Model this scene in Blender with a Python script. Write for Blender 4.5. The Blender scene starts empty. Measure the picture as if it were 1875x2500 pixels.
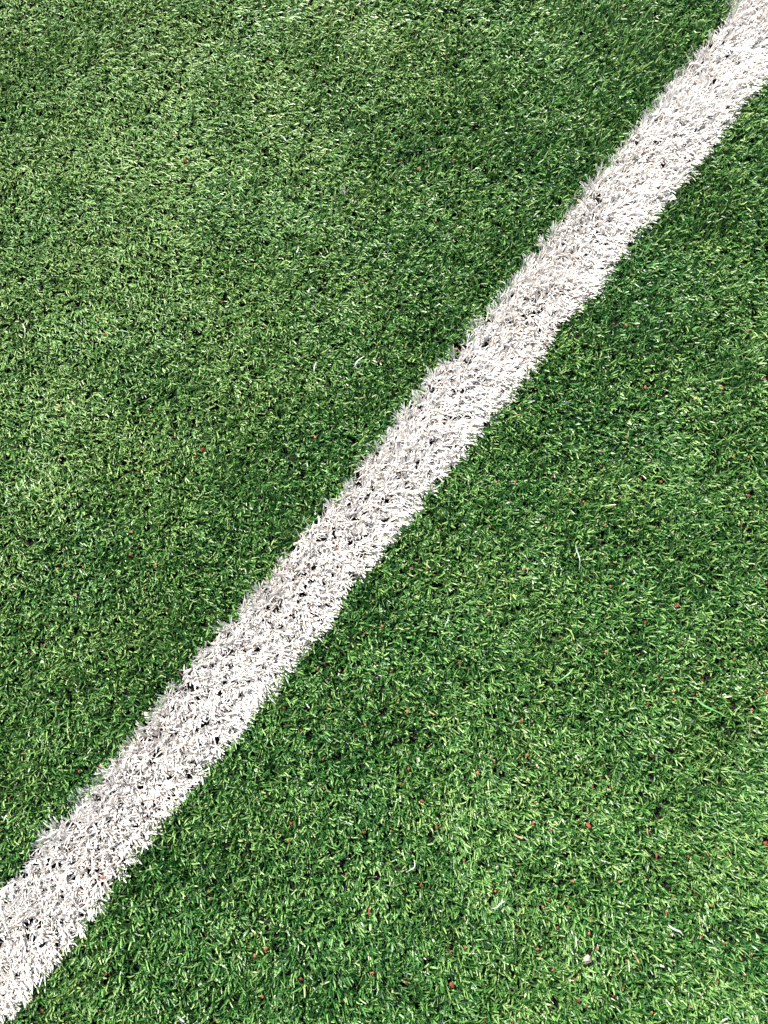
import bpy, math, random
import numpy as np
from mathutils import Vector

# ------------------------------------------------------------------ camera
scene = bpy.context.scene
CAM_H = 1.012
TILT = math.radians(11.0)
HALF = math.radians(26.57)
W0, H0 = 1875.0, 2500.0
cam_d = bpy.data.cameras.new('camera')
cam = bpy.data.objects.new('camera', cam_d)
scene.collection.objects.link(cam)
cam.location = (0, 0, CAM_H)
cam.rotation_euler = (TILT, 0, 0)
cam_d.sensor_fit = 'HORIZONTAL'
cam_d.sensor_width = 24
cam_d.lens = 12 / math.tan(HALF)
cam_d.clip_start = 0.02
cam_d.clip_end = 400
scene.camera = cam
scene.render.resolution_x = 768
scene.render.resolution_y = 1024

# ------------------------------------------------------------------ sky, sun, exposure
SUN_EL = math.radians(45)
SUN_AZ = math.radians(128)          # direction the sun stands in, counter-clockwise from +X
world = bpy.data.worlds.new('World')
scene.world = world
world.use_nodes = True
wn = world.node_tree
bg = wn.nodes['Background']
sky = wn.nodes.new('ShaderNodeTexSky')
sky.sky_type = 'NISHITA'
sky.sun_disc = False
sky.sun_elevation = SUN_EL
sky.sun_rotation = math.radians(90) - SUN_AZ
wn.links.new(sky.outputs[0], bg.inputs[0])
bg.inputs[1].default_value = 0.05
sd = bpy.data.lights.new('sun', 'SUN')
sd.energy = 4.8
sd.angle = math.radians(0.5)
sd.color = (1.0, 0.965, 0.91)
sun = bpy.data.objects.new('sun', sd)
scene.collection.objects.link(sun)
sdir = Vector((math.cos(SUN_EL) * math.cos(SUN_AZ), math.cos(SUN_EL) * math.sin(SUN_AZ), math.sin(SUN_EL)))
sun.rotation_euler = (-sdir).to_track_quat('-Z', 'Y').to_euler()
sun.location = sdir * 20
scene.view_settings.view_transform = 'Standard'
scene.view_settings.look = 'None'
scene.view_settings.exposure = 1.42
scene.view_settings.gamma = 1.0
scene.cycles.max_bounces = 6
scene.cycles.diffuse_bounces = 2
scene.cycles.transmission_bounces = 4

F = (W0 / 2) / math.tan(HALF)
ct, st = math.cos(TILT), math.sin(TILT)


def ground(px, py, z=0.012):
    """point of the pile plane at height z that the photo shows at px, py"""
    x = (np.asarray(px, float) - W0 / 2) / F
    y = -(np.asarray(py, float) - H0 / 2) / F
    dy = y * ct + st
    dz = ct - y * st
    k = (CAM_H - z) / dz
    return x * k, dy * k


rng = np.random.default_rng(11)
random.seed(5)


def noise2(x, y, scale, seed):
    """smooth value noise in -1..1, vectorised"""
    r = np.random.default_rng(seed)
    g = r.uniform(-1, 1, (256, 256))
    u = x / scale + 1000.37
    v = y / scale + 1000.71
    i = np.floor(u).astype(int)
    j = np.floor(v).astype(int)
    a = u - i
    b = v - j
    a = a * a * (3 - 2 * a)
    b = b * b * (3 - 2 * b)
    i &= 255
    j &= 255
    i1 = (i + 1) & 255
    j1 = (j + 1) & 255
    return (g[i, j] * (1 - a) + g[i1, j] * a) * (1 - b) + (g[i, j1] * (1 - a) + g[i1, j1] * a) * b


# ------------------------------------------------------------------ materials
def new_mat(name):
    m = bpy.data.materials.new(name)
    m.use_nodes = True
    nt = m.node_tree
    for n in list(nt.nodes):
        nt.nodes.remove(n)
    out = nt.nodes.new('ShaderNodeOutputMaterial')
    return m, nt, out


def fibre_mat(name, ramp, trans, rough, spec, patch):
    """ribbon of turf yarn: its own colour from the per-fibre attribute, a little light coming through"""
    m, nt, out = new_mat(name)
    N, L = nt.nodes, nt.links
    at = N.new('ShaderNodeAttribute')
    at.attribute_name = 'tint'
    cr = N.new('ShaderNodeValToRGB')
    e = cr.color_ramp.elements
    e[0].position, e[0].color = ramp[0][0], (*ramp[0][1], 1)
    e[1].position, e[1].color = ramp[-1][0], (*ramp[-1][1], 1)
    for p, c in ramp[1:-1]:
        q = e.new(p)
        q.color = (*c, 1)
    L.new(at.outputs['Fac'], cr.inputs[0])
    tc = N.new('ShaderNodeTexCoord')
    nz = N.new('ShaderNodeTexNoise')
    nz.inputs['Scale'].default_value = 7.0
    nz.inputs['Detail'].default_value = 4
    L.new(tc.outputs['Object'], nz.inputs['Vector'])
    mr = N.new('ShaderNodeMapRange')
    mr.inputs[1].default_value, mr.inputs[2].default_value = 0.3, 0.9
    L.new(nz.outputs[0], mr.inputs[0])
    mx = N.new('ShaderNodeMix')
    mx.data_type = 'RGBA'
    mx.blend_type = 'MULTIPLY'
    L.new(mr.outputs[0], mx.inputs['Factor'])
    L.new(cr.outputs[0], mx.inputs[6])
    mx.inputs[7].default_value = (*patch, 1)
    b = N.new('ShaderNodeBsdfPrincipled')
    b.inputs['Roughness'].default_value = rough
    b.inputs['Specular IOR Level'].default_value = spec
    L.new(mx.outputs[2], b.inputs['Base Color'])
    t = N.new('ShaderNodeBsdfTranslucent')
    L.new(mx.outputs[2], t.inputs[0])
    ms = N.new('ShaderNodeMixShader')
    ms.inputs[0].default_value = trans
    L.new(b.outputs[0], ms.inputs[1])
    L.new(t.outputs[0], ms.inputs[2])
    L.new(ms.outputs[0], out.inputs[0])
    return m


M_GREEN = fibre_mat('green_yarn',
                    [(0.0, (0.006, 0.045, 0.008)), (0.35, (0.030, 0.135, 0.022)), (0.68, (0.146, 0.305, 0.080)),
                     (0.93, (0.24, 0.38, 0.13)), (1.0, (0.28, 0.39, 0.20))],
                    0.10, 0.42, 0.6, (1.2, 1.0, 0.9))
M_WHITE = fibre_mat('white_yarn',
                    [(0.0, (0.62, 0.56, 0.50)), (0.3, (0.80, 0.765, 0.73)), (1.0, (0.87, 0.85, 0.82))],
                    0.32, 0.45, 0.4, (0.98, 0.95, 0.92))


def solid_mat(name, col, col2, rough=0.8, scale=300.0, spec=0.3):
    m, nt, out = new_mat(name)
    N, L = nt.nodes, nt.links
    tc = N.new('ShaderNodeTexCoord')
    nz = N.new('ShaderNodeTexNoise')
    nz.inputs['Scale'].default_value = scale
    nz.inputs['Detail'].default_value = 3
    L.new(tc.outputs['Object'], nz.inputs['Vector'])
    cr = N.new('ShaderNodeValToRGB')
    cr.color_ramp.elements[0].position = 0.38
    cr.color_ramp.elements[1].position = 0.62
    cr.color_ramp.elements[0].color = (*col, 1)
    cr.color_ramp.elements[1].color = (*col2, 1)
    L.new(nz.outputs[0], cr.inputs[0])
    b = N.new('ShaderNodeBsdfPrincipled')
    b.inputs['Roughness'].default_value = rough
    b.inputs['Specular IOR Level'].default_value = spec
    L.new(cr.outputs[0], b.inputs['Base Color'])
    bp = N.new('ShaderNodeBump')
    bp.inputs['Strength'].default_value = 0.5
    bp.inputs['Distance'].default_value = 0.001
    L.new(nz.outputs[0], bp.inputs['Height'])
    L.new(bp.outputs[0], b.inputs['Normal'])
    L.new(b.outputs[0], out.inputs[0])
    return m


M_RED = solid_mat('red_rubber', (0.13, 0.026, 0.014), (0.30, 0.075, 0.042), scale=900.0)
M_ORANGE = solid_mat('orange_rubber', (0.28, 0.075, 0.035), (0.46, 0.16, 0.085), scale=900.0)
M_DARK = solid_mat('dark_red_rubber', (0.06, 0.012, 0.009), (0.14, 0.028, 0.018))
M_TAN = solid_mat('tan_husk', (0.22, 0.13, 0.06), (0.40, 0.27, 0.13))
M_PALE = solid_mat('pale_yarn', (0.30, 0.35, 0.30), (0.48, 0.52, 0.47), 0.4, 200, 0.5)
M_MINT = solid_mat('pale_green_yarn', (0.22, 0.36, 0.17), (0.32, 0.46, 0.25), 0.4, 200, 0.5)
M_GREENF = solid_mat('mid_green_yarn', (0.10, 0.30, 0.08), (0.16, 0.38, 0.12), 0.4, 200, 0.5)
M_STONE = solid_mat('stone', (0.26, 0.16, 0.10), (0.62, 0.54, 0.46), 0.6, 260, 0.3)
M_PURPLE = solid_mat('purple_thread', (0.16, 0.10, 0.22), (0.30, 0.22, 0.34), 0.6, 200, 0.3)
M_GREY = solid_mat('grey_fibre', (0.10, 0.10, 0.11), (0.22, 0.22, 0.23), 0.5, 200, 0.4)


def ground_mat():
    """black rubber infill with brown sand and a few red grains"""
    m, nt, out = new_mat('infill')
    N, L = nt.nodes, nt.links
    tc = N.new('ShaderNodeTexCoord')
    vo = N.new('ShaderNodeTexVoronoi')
    vo.inputs['Scale'].default_value = 420
    L.new(tc.outputs['Object'], vo.inputs['Vector'])
    cr = N.new('ShaderNodeValToRGB')
    cr.color_ramp.interpolation = 'CONSTANT'
    e = cr.color_ramp.elements
    e[0].position, e[0].color = 0.0, (0.004, 0.004, 0.004, 1)
    e[1].position, e[1].color = 0.55, (0.008, 0.006, 0.005, 1)
    q = e.new(0.86)
    q.color = (0.020, 0.014, 0.009, 1)
    q = e.new(0.97)
    q.color = (0.07, 0.016, 0.009, 1)
    sep = N.new('ShaderNodeSeparateColor')
    L.new(vo.outputs['Color'], sep.inputs[0])
    L.new(sep.outputs[0], cr.inputs[0])
    # beyond the modelled pile the pitch simply reads green
    geo = N.new('ShaderNodeNewGeometry')
    ln = N.new('ShaderNodeVectorMath')
    ln.operation = 'LENGTH'
    L.new(geo.outputs['Position'], ln.inputs[0])
    mr = N.new('ShaderNodeMapRange')
    mr.inputs[1].default_value, mr.inputs[2].default_value = 1.7, 2.3
    L.new(ln.outputs['Value'], mr.inputs[0])
    n2 = N.new('ShaderNodeTexNoise')
    n2.inputs['Scale'].default_value = 160
    n2.inputs['Detail'].default_value = 6
    L.new(tc.outputs['Object'], n2.inputs['Vector'])
    c2 = N.new('ShaderNodeValToRGB')
    c2.color_ramp.elements[0].position = 0.4
    c2.color_ramp.elements[0].color = (0.006, 0.03, 0.008, 1)
    c2.color_ramp.elements[1].position = 0.62
    c2.color_ramp.elements[1].color = (0.05, 0.19, 0.05, 1)
    L.new(n2.outputs[0], c2.inputs[0])
    mx = N.new('ShaderNodeMix')
    mx.data_type = 'RGBA'
    L.new(mr.outputs[0], mx.inputs['Factor'])
    L.new(cr.outputs[0], mx.inputs[6])
    L.new(c2.outputs[0], mx.inputs[7])
    b = N.new('ShaderNodeBsdfPrincipled')
    b.inputs['Roughness'].default_value = 0.9
    b.inputs['Specular IOR Level'].default_value = 0.2
    L.new(mx.outputs[2], b.inputs['Base Color'])
    bp = N.new('ShaderNodeBump')
    bp.inputs['Strength'].default_value = 0.8
    bp.inputs['Distance'].default_value = 0.0015
    L.new(vo.outputs['Distance'], bp.inputs['Height'])
    L.new(bp.outputs[0], b.inputs['Normal'])
    L.new(b.outputs[0], out.inputs[0])
    return m


# ------------------------------------------------------------------ ground sheet
gm = bpy.data.meshes.new('ground')
gm.from_pydata([(-120, -120, 0), (120, -120, 0), (120, 120, 0), (-120, 120, 0)], [], [(0, 1, 2, 3)])
gm.materials.append(ground_mat())
go = bpy.data.objects.new('ground', gm)
scene.collection.objects.link(go)
go['kind'] = 'structure'

# ------------------------------------------------------------------ the line: its two edges as seen on the pile
LE = [(1746, 54), (1676, 169), (1580, 271), (1486, 368), (1420, 464), (1399, 500), (1315, 589), (1215, 710), (1168, 773), (1068, 889),
      (1010, 957), (994, 1005), (936, 1063), (889, 1100), (826, 1173), (789, 1252), (731, 1299), (689, 1368), (610, 1473), (578, 1505),
      (499, 1568), (473, 1626), (410, 1668), (376, 1715), (339, 1757), (237, 1836), (158, 2010), (31, 2095), (0, 2194)]
RE = [(1869, 193), (1833, 241), (1797, 301), (1737, 371), (1703, 416), (1625, 494), (1488, 673), (1425, 742), (1378, 794), (1341, 836),
      (1284, 899), (1252, 952), (1080, 1158), (1052, 1231), (978, 1284), (936, 1357), (894, 1399), (857, 1446), (694, 1658), (641, 1731),
      (583, 1794), (541, 1847), (457, 1915), (436, 1983), (415, 2021), (331, 2105), (278, 2189), (215, 2247), (158, 2315), (126, 2368),
      (45, 2420), (26, 2488)]
ANG = math.radians(51.3)
DX, DY = math.cos(ANG), math.sin(ANG)
NX, NY = -DY, DX                       # towards the upper left side


def sn(x, y):
    return x * DX + y * DY, x * NX + y * NY


def edge_fit(E):
    x, y = ground([p[0] for p in E], [p[1] for p in E], 0.012)
    s, n = sn(x, y)
    return np.polyfit(s, n, 2), s.min(), s.max()


PL, sl0, sl1 = edge_fit(LE)
PR, sr0, sr1 = edge_fit(RE)
S0, S1 = min(sl0, sr0), max(sl1, sr1)


def edges(s):
    c = np.clip(s, S0, S1)
    wob = 0.0036 * noise2(s, s * 0, 0.022, 71) + 0.002 * noise2(s, s * 0, 0.06, 73)
    wob2 = 0.0042 * noise2(s, s * 0, 0.026, 72) + 0.002 * noise2(s, s * 0, 0.06, 74)
    return np.polyval(PL, c) - 0.0050 + wob, np.polyval(PR, c) + 0.0060 + wob2


# ------------------------------------------------------------------ small debris, where it lies (photo position, look)
CR = """452,392,l 480,541,b 429,327,b 565,222 433,260 41,552 183,264 418,92,t 503,567 409,471,d 254,448 889,119 1086,133,o 1047,170,d
661,143,o 834,263,b 1086,266 982,396,b 1022,411,b 1109,390,o 1094,469,d 1064,539 796,486 830,463 1017,435 1167,411,y 1523,16,y 1487,345 1772,366,b
1825,557 1386,281 1412,339 1591,552 1408,486 1714,174 541,739,b 445,773,b 257,816,b 581,819 556,828,d 241,778 154,912 356,936 606,879 145,993,b
156,1003 358,1003,d 468,1007,b 421,1068,b 367,1075 495,1098,l 475,1115,o 418,1115 89,1132,b 337,1149,b 527,1154 565,1175 151,1114 488,1241
294,1061 324,1188 360,672,d 75,853 326,789,d 726,643 743,654,d 888,685,b 943,690 738,700 879,727 646,796 677,811 781,832 692,886
930,882,b 732,969,b 796,975 889,966,t 769,1067,b 1115,852,o 1128,852,o 1207,843,b 1241,787 1154,693 1175,631 921,1111,d 1062,1026
926,1168,y 1213,1177,o 1232,1216 1248,1218 1051,884 1540,672 1553,672 1523,690 1498,791,b 1529,793,b 1451,868,d 1638,874 1614,914,b
1576,945,b 1764,946,b 1757,921 1868,925,b 1826,808,b 1844,798 1781,836 1753,757 1681,766 1308,951,o 1361,966 1436,979 1410,1023 1531,1009,d
1562,1021 1666,1045 1529,1067,o 1384,1103 1467,1100,o 1809,1043,o 1792,1115,b 1828,1118,o 1578,1126 1468,1138 1348,1166,b 1258,1177,b 1372,1208
1388,1207,b 1511,1211,b 1565,1167,d 1614,1176,b 1708,1196 1828,1210,b 1425,1224,o 1500,1239 1442,715 1429,712,d 1295,840,b 1281,874,b
1696,975,o 319,1355,b 203,1384,o 141,1389,o 156,1378,o 378,1380,o 512,1404,o 352,1435,b 185,1453,b 276,1451 360,1452 407,1488
474,1504 517,1501 48,1530 364,1562 71,1590,d 255,1604,d 525,1563,b 442,1644,b 237,1679 190,1698 144,1731 126,1747,d 208,1825 55,1840,b
244,1870,b 322,1298,o 341,1741 622,1578,b 542,1757 607,1683 823,1340,b 1004,1388,b 1041,1388,b 1061,1404,b 1132,1401,d 1232,1415,b
1196,1286,o 1228,1301 1197,1498,b 1164,1499 933,1528,o 891,1546,b 859,1573,b 892,1594 773,1635,b 831,1638,d 957,1638,d 904,1685,b
973,1709,o 1051,1716 1100,1728 995,1736,b 693,1728,b 802,1730,o 735,1783 754,1844 789,1853,o 892,1770,o 1208,1861,b 1230,1606,o
1122,1618,o 895,1830 676,1355 911,1467,o 631,1499 755,1484,d 998,1876,b 1331,1284,b 1478,1282,b 1559,1291,d 1467,1320,b 1511,1328,o
1406,1317 1322,1349,o 1281,1389,b 1347,1398,b 1431,1420 1491,1431,o 1687,1420 1655,1477,l 1575,1521,b 1530,1520 1658,1573,d
1367,1554 1413,1586,b 1480,1591,o 1497,1576 1505,1612,b 1794,1609,b 1828,1626,b 1830,1528 1834,1561,o 1776,1484 1544,1643 1516,1658
1611,1658,d 1716,1660,d 1478,1705 1582,1718,b 1646,1707,b 1642,1689 1702,1696,o 1870,1687,b 1836,1733,b 1274,1760,b 1301,1760
1342,1746 1540,1780,d 1287,1844,b 1590,1845,d 1310,1872 1471,1870 1824,1872,b 1808,1280 1823,1291,o 1839,1303 1872,1423,b 1849,1252
193,1883,b 120,1979 2,2029,b 21,1950,o 250,2141,b 274,2094,d 356,1965 544,1964 478,2124 600,2060,o 509,2175,b 512,2193,o 575,2163,o
511,2248 623,2284 259,2378,b 622,2333,b 104,2468,b 244,2468,b 529,2490,o 1166,1886,b 789,1922 977,1915,o 1030,1955,b 1093,1975
712,2010,b 816,2017,b 887,2031,b 956,2029 1066,2020,b 1085,2026,b 680,2032 704,2052,o 1133,2102,b 1215,2110,d 845,2138,b 1028,2159,e
901,2226,e 847,2265 732,2271,b 1209,2175,o 1208,2251 649,2316,b 1135,2313,o 1089,2320 1100,2325,e 749,2365 734,2390,b 909,2376,b
992,2398,b 999,2389 1103,2402,L 640,2433,b 1183,2492,b 1391,1893 1446,1921,b 1490,1923,b 1536,1894 1307,1961,b 1423,1967,o 1301,2011,b
1437,2016,l 1344,2028 1804,1992,b 1603,2090,e 1680,2091,b 1728,2087,o 1777,2087 1753,2104 1256,2136,b 1399,2151,b 1513,2153,o
1339,2198,e 1376,2194 1326,2214,o 1388,2214,b 1644,2187,o 1736,2211,b 1627,2230,e 1444,2242,b 1263,2271,b 1361,2265,b 1438,2279,o
1637,2285,d 1713,2288,b 1769,2303,b 1313,2317,b 1457,2316,o 1527,2346 1834,2332,b 1640,2346 1350,2367,o 1772,2386,b 1752,2398,b
1818,2380,b 1404,2393,b 1520,2412,b 1414,2443,e 1345,2442,d 1347,2458,d 1432,2457,b 1497,2432 1687,2459,o 1592,2473,o 1252,2497,b
1870,2058,L"""
crumbs = []
for tok in CR.split():
    p = tok.split(',')
    crumbs.append((float(p[0]), float(p[1]), p[2] if len(p) > 2 else 's'))
# keep at most 290: the smallest plain specks go first
random.seed(3)
plain = [c for c in crumbs if c[2] == 's']
random.shuffle(plain)
drop = set(plain[:max(0, len(crumbs) - 290)])
crumbs = [c for c in crumbs if c not in drop]
RAD = {'s': 0.0014, 'b': 0.0020, 'o': 0.0018, 'd': 0.0020, 't': 0.0019, 'y': 0.0018, 'e': 0.0019, 'l': 0.0034, 'L': 0.0046}

# loose pieces: name, category, label, material, polyline in photo pixels, width
LOOSE = [
    ('loose_fibre', 'fibre', 'thin white loose fibre lying upright near the left edge, a third of the way down', 'pale', [(55, 790), (61, 806), (60, 822)], .0016),
    ('loose_fibre', 'fibre', 'pale curled fibre lying flat beside a red crumb on the left turf', 'mint', [(290, 808), (303, 808), (316, 812)], .0016),
    ('loose_fibre', 'fibre', 'short straight white fibre standing upright left of the longer slanted one', 'pale', [(772, 884), (768, 896), (767, 908)], .0026),
    ('loose_fibre', 'fibre', 'white slanted curved fibre left of the line, beside a bright red crumb', 'pale', [(866, 896), (872, 882), (888, 870)], .0022),
    ('loose_fibre', 'fibre', 'small bent white fibre in the turf left of the line, above two darker crumbs', 'pale', [(752, 716), (758, 703), (768, 704)], .0022),
    ('loose_fibre', 'fibre', 'tiny pale bent fibre just above the small bent white fibre', 'mint', [(756, 655), (759, 664), (764, 661)], .0018),
    ('loose_fibre', 'fibre', 'tiny white slanting fibre alone in the upper middle turf', 'pale', [(692, 334), (697, 341), (702, 346)], .0018),
    ('loose_fibre', 'fibre', 'small pale slanting fibre below the purple thread', 'pale', [(724, 618), (727, 610), (729, 602)], .0022),
    ('loose_fibre', 'fibre', 'long wavy white fibre right of the line, amid scattered red crumbs', 'pale', [(1405, 1331), (1408, 1343), (1413, 1356), (1416, 1370), (1414, 1390)], .0020),
    ('loose_fibre', 'fibre', 'short curled white fibre hanging down, right of the line at mid height', 'pale', [(1094, 1503), (1094, 1514), (1088, 1524), (1090, 1532)], .0015),
    ('loose_fibre', 'fibre', 'white hook shaped fibre in the lower middle turf', 'pale', [(991, 2129), (1002, 2124), (1012, 2116), (1012, 2100)], .0018),
    ('loose_fibre', 'fibre', 'white wavy fibre lying slanted in the lower middle turf', 'pale', [(1198, 2219), (1212, 2216), (1222, 2206), (1233, 2200)], .0020),
    ('loose_fibre', 'fibre', 'folded white ribbon fibre right of the pale pebble', 'pale', [(1632, 2258), (1644, 2268), (1660, 2274), (1668, 2284)], .0028),
    ('loose_fibre', 'fibre', 'short white fibre at the bottom edge towards the right corner', 'pale', [(1760, 2495), (1768, 2490), (1776, 2486)], .0026),
    ('loose_fibre', 'fibre', 'thick white slanting fibre at the bottom edge below the line', 'pale', [(432, 2480), (441, 2488), (450, 2495)], .0030),
    ('loose_fibre', 'fibre', 'flat pale mint fibre lying below right of the pale pebble', 'mint', [(1594, 2358), (1608, 2356), (1622, 2360)], .0038),
    ('loose_fibre', 'fibre', 'broad pale flake of fibre on the right turf, a little above a white tuft', 'mint', [(1604, 1013), (1613, 1010), (1622, 1007)], .0036),
    ('loose_fibre', 'fibre', 'long light green bent fibre in the turf near the right edge', 'green', [(1699, 1704), (1712, 1718), (1730, 1728), (1752, 1738), (1772, 1750)], .0024),
    ('loose_fibre', 'fibre', 'curved light green fibre curling down in the turf right of centre', 'green', [(1398, 1632), (1390, 1644), (1375, 1656), (1360, 1668), (1357, 1684)], .0022),
    ('loose_fibre', 'fibre', 'bleached white fibre tip lying near a rusty chunk, upper right turf', 'mint', [(1160, 412), (1168, 410), (1176, 414)], .0024),
    ('thread', 'thread', 'purple curled thread standing out of the upper turf', 'purple', [(838, 452), (842, 460), (840, 468), (843, 477)], .0016),
    ('dry_stalk', 'stalk', 'thin straw coloured stalk lying upright near the right edge', 'tan', [(1829, 1764), (1831, 1780), (1830, 1796)], .0016),
    ('dry_stalk', 'stalk', 'tan dry sliver right of the pale pebble', 'tan', [(1549, 2332), (1556, 2342), (1561, 2352)], .0024),
    ('dry_stalk', 'stalk', 'short yellow tan stalk lying level, left of the rusty chunk', 'tan', [(1255, 2038), (1264, 2042), (1277, 2046)], .0024),
    ('dry_stalk', 'stalk', 'tan sliver lying slanted in the turf right of the line', 'tan', [(1046, 1736), (1054, 1741), (1062, 1745)], .0024),
    ('dry_stalk', 'stalk', 'brown husk with a tan tip in the lower right turf', 'tan', [(1580, 2022), (1581, 2032), (1585, 2042)], .0024),
    ('dry_stalk', 'stalk', 'thin tan stalk lying level close beside the right rim of the line', 'tan', [(1252, 1008), (1264, 1012), (1278, 1014)], .0014),
]

# places where the pile is pressed down so that what lies there stays in view
CLR = []
for x, y, k in crumbs:
    zz = 0.007 if k == 'd' else 0.0105
    gx, gy = ground(x, y, zz)
    CLR.append((float(gx), float(gy), RAD[k] + 0.0018, zz - 0.003))
for nme, cat, lab, mt, pl, w in LOOSE:
    for x, y in pl:
        gx, gy = ground(x, y, 0.0135)
        CLR.append((float(gx), float(gy), 0.0035, 0.010))
PEB = (1435, 2342)
gx, gy = ground(*PEB, 0.010)
CLR.append((float(gx), float(gy), 0.011, 0.006))
RING = (263, 2141)
gx, gy = ground(*RING, 0.018)
CLR.append((float(gx), float(gy), 0.007, 0.013))
CLR = np.array(CLR)


# ------------------------------------------------------------------ turf fibres
def ribbon_mesh(name, root, L, az, tilt0, tilt1, turn, width, twist, tint, segs, mat, blunt):
    """one ribbon per fibre: it leaves its root at tilt0 and bends over to tilt1, turning a little sideways"""
    n = len(L)
    k = segs + 1
    t = np.linspace(0, 1, k)
    P = np.zeros((n, k, 3))
    P[:, 0] = root
    T = np.zeros((n, k, 3))
    for i in range(k):
        tl = tilt0 + (tilt1 - tilt0) * t[i]
        a = az + turn * t[i]
        T[:, i, 0] = np.sin(tl) * np.cos(a)
        T[:, i, 1] = np.sin(tl) * np.sin(a)
        T[:, i, 2] = np.cos(tl)
    for i in range(1, k):
        P[:, i] = P[:, i - 1] + (T[:, i] + T[:, i - 1]) * 0.5 * (L / segs)[:, None]
    P[:, :, 2] = np.maximum(P[:, :, 2], 0.0015)
    S = np.stack([-np.sin(az), np.cos(az), np.zeros(n)], 1)[:, None, :].repeat(k, 1)
    U = np.cross(T, S)
    tw = twist[:, None] * (1 + 0.4 * t[None, :])
    Wd = S * np.cos(tw)[..., None] + U * np.sin(tw)[..., None]
    prof = np.clip(1.0 - blunt * t ** 3, 0.05, 1)
    h = (width[:, None] * prof[None, :] * 0.5)[..., None]
    V = np.empty((n, k, 2, 3), np.float32)
    V[:, :, 0] = P - Wd * h
    V[:, :, 1] = P + Wd * h
    V = V.reshape(-1, 3)
    base = (np.arange(n) * (2 * k))[:, None]
    q = []
    for i in range(segs):
        q.append(np.stack([base[:, 0] + 2 * i, base[:, 0] + 2 * i + 1, base[:, 0] + 2 * i + 3, base[:, 0] + 2 * i + 2], 1))
    Q = np.stack(q, 1).reshape(-1).astype(np.int32)
    nf = n * segs
    me = bpy.data.meshes.new(name)
    me.vertices.add(len(V))
    me.vertices.foreach_set('co', V.ravel())
    me.loops.add(nf * 4)
    me.loops.foreach_set('vertex_index', Q)
    me.polygons.add(nf)
    me.polygons.foreach_set('loop_start', np.arange(nf, dtype=np.int32) * 4)
    me.polygons.foreach_set('loop_total', np.full(nf, 4, np.int32))
    me.update(calc_edges=True)
    me.shade_smooth()
    at = me.attributes.new('tint', 'FLOAT', 'POINT')
    at.data.foreach_set('value', np.repeat(tint, 2 * k).astype(np.float32))
    me.materials.append(mat)
    ob = bpy.data.objects.new(name, me)
    scene.collection.objects.link(ob)
    return ob


def tufts(x0, x1, y0, y1, step, jit, r):
    """jittered stitch grid, turned a few degrees as the carpet lies"""
    c = (x0 + x1) / 2, (y0 + y1) / 2
    R = math.hypot(x1 - x0, y1 - y0) / 2
    m = int(R / step) + 1
    gx, gy = np.meshgrid(np.arange(-m, m + 1) * step, np.arange(-m, m + 1) * step)
    gx = gx.ravel() + r.normal(0, jit, gx.size)
    gy = gy.ravel() + r.normal(0, jit, gy.size)
    a = ANG
    x = c[0] + gx * math.cos(a) - gy * math.sin(a)
    y = c[1] + gx * math.sin(a) + gy * math.cos(a)
    k = (x > x0) & (x < x1) & (y > y0) & (y < y1)
    return x[k], y[k]


CX0, CX1, CY0, CY1 = -0.72, 0.72, -0.52, 1.14        # dense part
OX0, OX1, OY0, OY1 = -1.9, 1.9, -1.7, 2.3            # pile further out


def press(x, y, z_tip, az, L):
    """shorten fibres that would cover something lying on the pile"""
    f = np.ones(len(x))
    hx = x + np.cos(az) * L * 0.35
    hy = y + np.sin(az) * L * 0.35
    order = np.argsort(y)
    ys = y[order]
    for cx, cy, r, zm in CLR:
        R = r + 0.010
        a, b = np.searchsorted(ys, [cy - R, cy + R])
        idx = order[a:b]
        d = np.minimum(np.hypot(x[idx] - cx, y[idx] - cy), np.hypot(hx[idx] - cx, hy[idx] - cy))
        k = idx[d < r]
        f[k] = np.minimum(f[k], zm / np.maximum(z_tip[k], 1e-4))
    return f


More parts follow.
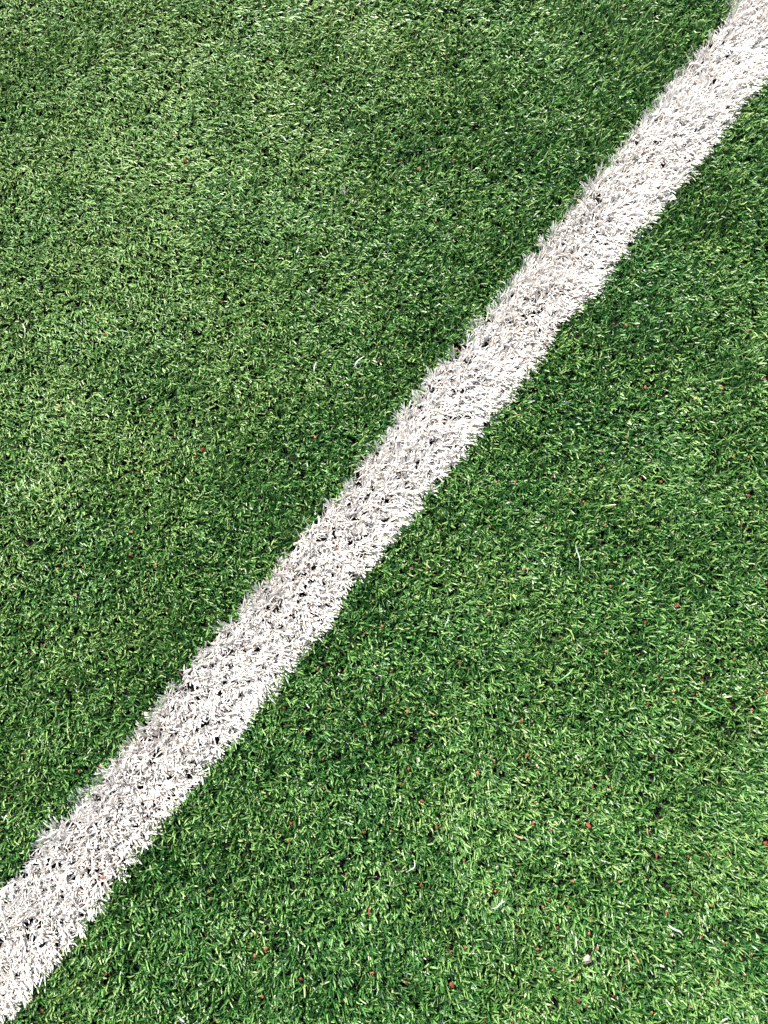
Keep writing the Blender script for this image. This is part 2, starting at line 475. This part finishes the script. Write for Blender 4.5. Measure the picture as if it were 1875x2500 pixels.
def green(x0, x1, y0, y1, step, per, wmul, seed, hole=None):
    r = np.random.default_rng(seed)
    tx, ty = tufts(x0, x1, y0, y1, step, step * 0.28, r)
    if hole:
        k = ~((tx > hole[0]) & (tx < hole[1]) & (ty > hole[2]) & (ty < hole[3]))
        tx, ty = tx[k], ty[k]
    s, n = sn(tx, ty)
    el, er = edges(s)
    k = (n > el + 0.001) | (n < er - 0.001)
    tx, ty = tx[k], ty[k]
    nt = len(tx)
    # how the pile lies: broad swirls, smaller swirls, each tuft its own way
    lx = 0.16 * noise2(tx, ty, 0.20, 1) + 0.38 * noise2(tx, ty, 0.055, 2) + 0.35 * noise2(tx, ty, 0.02, 3) + r.normal(0, 0.25, nt)
    ly = 0.16 * noise2(tx, ty, 0.20, 4) + 0.38 * noise2(tx, ty, 0.055, 5) + 0.35 * noise2(tx, ty, 0.02, 6) + r.normal(0, 0.25, nt)
    # the far left of the pitch is brushed towards the lower right, the rest hardly at all
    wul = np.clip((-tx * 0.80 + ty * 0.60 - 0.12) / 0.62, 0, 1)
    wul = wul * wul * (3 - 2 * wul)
    lx += 0.16 + 0.90 * wul
    ly -= 0.10 + 0.70 * wul
    hh = 1 + 0.16 * noise2(tx, ty, 0.045, 7) + 0.12 * noise2(tx, ty, 0.16, 8) + r.normal(0, 0.06, nt)
    ti = np.repeat(np.arange(nt), per)
    m = len(ti)
    keep = r.random(m) < 0.93
    ti = ti[keep]
    m = len(ti)
    fx = lx[ti] + r.normal(0, 0.62, m)
    fy = ly[ti] + r.normal(0, 0.62, m)
    az = np.arctan2(fy, fx)
    mag = np.hypot(fx, fy)
    x = tx[ti] + r.normal(0, step * 0.22, m)
    y = ty[ti] + r.normal(0, step * 0.22, m)
    L = 0.0185 * hh[ti] * r.uniform(0.62, 1.12, m)
    t0 = np.clip(mag * 0.16, 0.0, 0.4)
    t1 = np.clip(0.35 + mag * 0.85 + r.normal(0, 0.2, m), 0.15, 1.62)
    turn = r.normal(0, 0.5, m)
    w = r.uniform(0.0012, 0.0026, m) * (1 - 0.18 * wul[ti]) * wmul
    tw = r.normal(0, 0.55, m)
    tint = np.clip(0.44 + 0.30 * wul[ti] + 0.12 * noise2(x, y, 0.07, 12) + r.normal(0, 0.30, m), 0, 0.90)  # wul part: upper-left sun sheen painted into the fibre colour, paler and yellower
    odd = r.random(m)
    tint[odd < 0.02] = r.uniform(0.9, 1.0, int((odd < 0.02).sum()))
    ztip = L * np.cos((t0 + t1) / 2)
    L = L * press(x, y, ztip, az, L)
    return np.stack([x, y, np.full(m, -0.001)], 1), L, az, t0, t1, turn, w, tw, tint


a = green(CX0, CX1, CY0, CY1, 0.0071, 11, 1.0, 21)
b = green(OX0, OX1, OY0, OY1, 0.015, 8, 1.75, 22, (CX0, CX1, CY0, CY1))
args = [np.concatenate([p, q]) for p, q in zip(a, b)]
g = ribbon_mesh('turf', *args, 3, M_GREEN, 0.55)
g['kind'] = 'stuff'
g['label'] = 'short green artificial grass covering the ground on both sides of the white line'
g['category'] = 'grass'
print('green fibres', len(args[1]))


def white(seed):
    r = np.random.default_rng(seed)
    step = 0.0076
    tx, ty = tufts(OX0, OX1, OY0, OY1, step, step * 0.33, r)
    s, n = sn(tx, ty)
    el, er = edges(s)
    k = (n < el) & (n > er)
    tx, ty, s, n, el, er = tx[k], ty[k], s[k], n[k], el[k], er[k]
    nt = len(tx)
    u = (n - er) / (el - er) * 2 - 1                 # -1 right edge ... 1 left edge
    # fibres fall outwards: right half towards +X and down, left half towards the upper left
    ox = 0.22 - 0.66 * u - 0.15 * np.sign(u) * u * u
    oy = -0.03 + 0.32 * u
    lx = ox + 0.30 + 0.55 * noise2(tx, ty, 0.045, 31) + 0.5 * noise2(tx, ty, 0.018, 32) + r.normal(0, 0.22, nt)
    ly = oy + 0.00 + 0.50 * noise2(tx, ty, 0.045, 33) + 0.5 * noise2(tx, ty, 0.018, 34) + r.normal(0, 0.22, nt)
    hh = 1 + 0.14 * noise2(tx, ty, 0.03, 35) + r.normal(0, 0.05, nt)
    per = 13
    ti = np.repeat(np.arange(nt), per)
    m = len(ti)
    fx = lx[ti] + r.normal(0, 0.50, m)
    fy = ly[ti] + r.normal(0, 0.50, m)
    az = np.arctan2(fy, fx)
    mag = np.hypot(fx, fy)
    x = tx[ti] + r.normal(0, step * 0.16, m)
    y = ty[ti] + r.normal(0, step * 0.16, m)
    L = 0.0205 * hh[ti] * r.uniform(0.68, 1.12, m)
    t0 = np.clip(mag * 0.25, 0.0, 0.6)
    t1 = np.clip(0.45 + mag * 0.75 + r.normal(0, 0.25, m), 0.2, 1.75)
    turn = r.normal(0, 0.55, m)
    w = r.uniform(0.0014, 0.0027, m)
    tw = r.normal(0, 0.5, m)
    tint = np.clip(0.62 + 0.22 * noise2(x, y, 0.05, 36) + r.normal(0, 0.2, m), 0, 1)
    ztip = L * np.cos((t0 + t1) / 2)
    L = L * press(x, y, ztip, az, L)
    return np.stack([x, y, np.full(m, -0.001)], 1), L, az, t0, t1, turn, w, tw, tint


wa = white(41)
wl = ribbon_mesh('white_line', *wa, 4, M_WHITE, 0.6)
wl['label'] = 'broad white artificial grass line running diagonally across the green pitch'
wl['category'] = 'line marking'
print('white fibres', len(wa[1]))


# ------------------------------------------------------------------ crumbs
def crumb_mesh(name, seed, stretch, mat):
    """small broken granule: a lumpy, faceted solid"""
    r = random.Random(seed)
    import bmesh
    bm = bmesh.new()
    bmesh.ops.create_icosphere(bm, subdivisions=2, radius=1)
    lob = [(Vector((r.uniform(-1, 1), r.uniform(-1, 1), r.uniform(-1, 1))).normalized(), r.uniform(0.25, 0.8), r.uniform(0.5, 0.85)) for _ in range(7)]
    for v in bm.verts:
        d = v.co.normalized()
        k = 1 + r.uniform(-0.10, 0.10)
        for ax, amp, lim in lob:                     # chop flat faces off it
            c = d.dot(ax)
            if c > lim:
                k *= lim / c
        v.co = d * k
        v.co.x *= stretch
        v.co.z *= 0.7
    me = bpy.data.meshes.new(name)
    bm.to_mesh(me)
    bm.free()
    me.materials.append(mat)
    return me


MESH = {}
for key, mt, stv in (('s', M_RED, 1.1), ('b', M_RED, 1.2), ('o', M_ORANGE, 1.2), ('d', M_DARK, 1.2), ('t', M_TAN, 1.3),
                     ('y', M_TAN, 1.2), ('e', M_RED, 2.1), ('l', M_RED, 1.2), ('L', M_RED, 1.1)):
    MESH[key] = [crumb_mesh('rubber_crumb', i * 17 + ord(key), stv * (0.85 + 0.15 * i), mt if (key != 'b' or i % 2) else (M_ORANGE if i == 2 else M_RED)) for i in range(4)]

LOOK = {'s': 'tiny dull red crumb', 'b': 'small brick red crumb', 'o': 'small pale orange crumb', 'd': 'dark red crumb',
        't': 'small tan crumb', 'y': 'small yellowish crumb', 'e': 'long upright red crumb', 'l': 'large lumpy rust red crumb', 'L': 'biggest bright red crumb'}
LM = [('the pale pebble', 1435, 2342), ('the purple thread', 841, 465), ('the white hook shaped fibre', 1003, 2118),
      ('the long wavy white fibre', 1412, 1360), ('the small bent white fibre', 758, 707), ('the slanted curved white fibre', 876, 882),
      ('the short curled white fibre', 1092, 1515), ('the wavy white fibre low in the middle', 1215, 2210),
      ('the folded white ribbon fibre', 1650, 2270), ('the straw coloured stalk', 1830, 1781), ('the tan husk', 1581, 2032),
      ('the large rusty lump', 1655, 1477), ('the biggest red lump', 1103, 2402), ('the thin white fibre near the left edge', 60, 806),
      ('the brown red lump high on the left', 452, 392), ('the light green bent fibre', 1735, 1730)]
labels = {}
used = set()
for nm, lx_, ly_ in LM:
    for dname, test in (('above', lambda dx, dy: dy < 0 and abs(dy) >= abs(dx)), ('below', lambda dx, dy: dy > 0 and abs(dy) > abs(dx)),
                        ('left of', lambda dx, dy: dx < 0 and abs(dx) > abs(dy)), ('right of', lambda dx, dy: dx > 0 and abs(dx) >= abs(dy))):
        best = None
        for i, (x, y, k) in enumerate(crumbs):
            dx, dy = x - lx_, y - ly_
            dd = math.hypot(dx, dy)
            if dd < 12 or dd > 170 or not test(dx, dy):
                continue
            if best is None or dd < best[0]:
                best = (dd, i)
        if best and best[1] not in labels:
            labels[best[1]] = LOOK[crumbs[best[1]][2]] + ', the nearest one ' + dname + ' ' + nm


def side(x, y):
    gx, gy = ground(x, y)
    s, n = sn(gx, gy)
    el, er = edges(np.array([float(s)]))
    if n > el[0] + 0.007:
        return 'left of the line'
    if n < er[0] - 0.008:
        return 'right of the line'
    return 'in the white line'


SPECIAL = {(452, 392): 'large lumpy brown red crumb high in the turf on the left', (1655, 1477): 'large dark rust red lump in the turf near the right edge',
           (1103, 2402): 'biggest rust red lump, near the bottom of the photo', (1870, 2058): 'bright red lump cut by the right edge of the photo',
           (89, 1132): 'bright orange red crumb near the left edge, just above mid height',
           (823, 1340): 'pinkish red crumb lying bare in the middle of the white line',
           (250, 2141): 'red crumb in the white line beside the small grey ring',
           (1115, 852): 'left one of two orange crumbs at the upper left rim of the line',
           (1128, 852): 'right one of two orange crumbs at the upper left rim of the line',
           (1498, 791): 'left one of a pair of orange red crumbs just right of the line',
           (1529, 793): 'right one of a pair of orange red crumbs just right of the line',
           (1274, 1760): 'bright orange red crumb, larger one of a pair, lower right of centre',
           (495, 1098): 'large curved rust orange crumb left of the line, just above mid height',
           (55, 1840): 'bright orange red flake near the left edge, above the lower end of the line',
           (1764, 946): 'bright orange red crumb near the right edge, in the upper half',
           (259, 2378): 'bright red crumb near the bottom, right of the lower end of the line'}
for i, (x, y, k) in enumerate(crumbs):
    if (int(x), int(y)) in SPECIAL:
        lab = SPECIAL[(int(x), int(y))]
    elif i in labels:
        lab = labels[i]
    else:
        lk = LOOK[k]
        lab = '%s %s, %.3g%% down, %.3g%% across the photo' % (lk, side(x, y), y / 25, x / 18.75)
    z = 0.0075 if k == 'd' else 0.0115
    if side(x, y) == 'in the white line':
        z += 0.004
    gx, gy = ground(x, y, z)
    me = MESH[k][i % 4]
    o = bpy.data.objects.new('rubber_crumb', me)
    scene.collection.objects.link(o)
    o.location = (float(gx), float(gy), z)
    rr = RAD[k] * random.uniform(0.65, 0.98)
    o.scale = (rr, rr, rr)
    o.rotation_euler = (random.uniform(-.5, .5), random.uniform(-.5, .5), math.pi / 2 + random.uniform(-.4, .4) if k == 'e' else random.uniform(0, 6.28))
    if len(lab.split()) > 16:
        lab = '%s %s, %.3g%% down, %.3g%% across the photo' % (LOOK[k], side(x, y), y / 25, x / 18.75)
    if lab in used:
        lab = lab.replace(LOOK.get(k), 'lower ' + LOOK[k]) + ', pair'
    assert lab not in used, lab
    used.add(lab)
    o['label'] = lab
    o['category'] = 'crumb'
    o['group'] = 'small crumbs scattered in the turf'


# ------------------------------------------------------------------ loose fibres, stalks
def strand_mesh(name, pts, w, mat, curl):
    """flattened yarn with a little thickness, tapering to both ends"""
    P = []
    n = len(pts)
    # resample smoothly
    for i in range(n - 1):
        p0 = pts[max(i - 1, 0)]
        p1, p2 = pts[i], pts[i + 1]
        p3 = pts[min(i + 2, n - 1)]
        for q in range(5):
            t = q / 5
            P.append(0.5 * ((2 * p1) + (p2 - p0) * t + (2 * p0 - 5 * p1 + 4 * p2 - p3) * t * t + (3 * p1 - p0 - 3 * p2 + p3) * t ** 3))
    P.append(pts[-1].copy())
    vs, fs = [], []
    k = len(P)
    for i, p in enumerate(P):
        t = i / (k - 1)
        d = (P[min(i + 1, k - 1)] - P[max(i - 1, 0)]).normalized()
        sd_ = d.cross(Vector((0, 0, 1))).normalized()
        up = sd_.cross(d)
        an = curl * (t - 0.4)
        sd2 = sd_ * math.cos(an) + up * math.sin(an)
        up2 = up * math.cos(an) - sd_ * math.sin(an)
        h = w * 0.5 * (0.45 + 0.55 * math.sin(math.pi * min(1, max(0, 0.12 + 0.8 * t))))
        th = w * 0.16
        for a_, b_ in ((-1, 0), (0, 1), (1, 0), (0, -0.4)):
            vs.append(p + sd2 * (h * a_) + up2 * (th * b_))
    for i in range(k - 1):
        for j in range(4):
            a_ = i * 4 + j
            b_ = i * 4 + (j + 1) % 4
            fs.append((a_, b_, b_ + 4, a_ + 4))
    fs.append((3, 2, 1, 0))
    e = (k - 1) * 4
    fs.append((e, e + 1, e + 2, e + 3))
    me = bpy.data.meshes.new(name)
    c = P[k // 2].copy()
    me.from_pydata([v - c for v in vs], [], fs)
    me.materials.append(mat)
    o = bpy.data.objects.new(name, me)
    o.location = c
    scene.collection.objects.link(o)
    return o


MT = {'pale': M_PALE, 'mint': M_MINT, 'green': M_GREENF, 'tan': M_TAN, 'purple': M_PURPLE}
for i, (nme, cat, lab, mt, pl, w) in enumerate(LOOSE):
    pts = []
    for j, (x, y) in enumerate(pl):
        z = 0.0135 + 0.0015 * math.sin(j * 1.9 + i)
        gx, gy = ground(x, y, z)
        pts.append(Vector((float(gx), float(gy), z)))
    o = strand_mesh(nme, pts, w * 0.8, MT[mt], 1.4)
    o['label'] = lab
    o['category'] = cat
    if nme == 'loose_fibre':
        o['group'] = 'loose fibres lying on the turf'
    elif nme == 'dry_stalk':
        o['group'] = 'dry bits lying on the turf'

# small grey ring of fibre on the line
pts = []
for j in range(9):
    a_ = j / 8 * 2 * math.pi * 0.93
    gx, gy = ground(RING[0] + 6.5 * math.cos(a_), RING[1] + 5.5 * math.sin(a_), 0.0185)
    pts.append(Vector((float(gx), float(gy), 0.0185 + 0.001 * math.sin(a_ * 2))))
o = strand_mesh('fibre_ring', pts, 0.0013, M_GREY, 0.3)
o['label'] = 'small dark grey ring of fibre lying on the lower part of the white line'
o['category'] = 'fibre'

# the pebble
me = crumb_mesh('pebble', 99, 1.12, M_STONE)
o = bpy.data.objects.new('pebble', me)
gx, gy = ground(*PEB, 0.0115)
o.location = (float(gx), float(gy), 0.0115)
o.scale = (0.0047, 0.0052, 0.0056)
o.rotation_euler = (0.3, 0.2, 0.6)
scene.collection.objects.link(o)
o['label'] = 'pale pinkish white pebble in the lower right turf'
o['category'] = 'pebble'
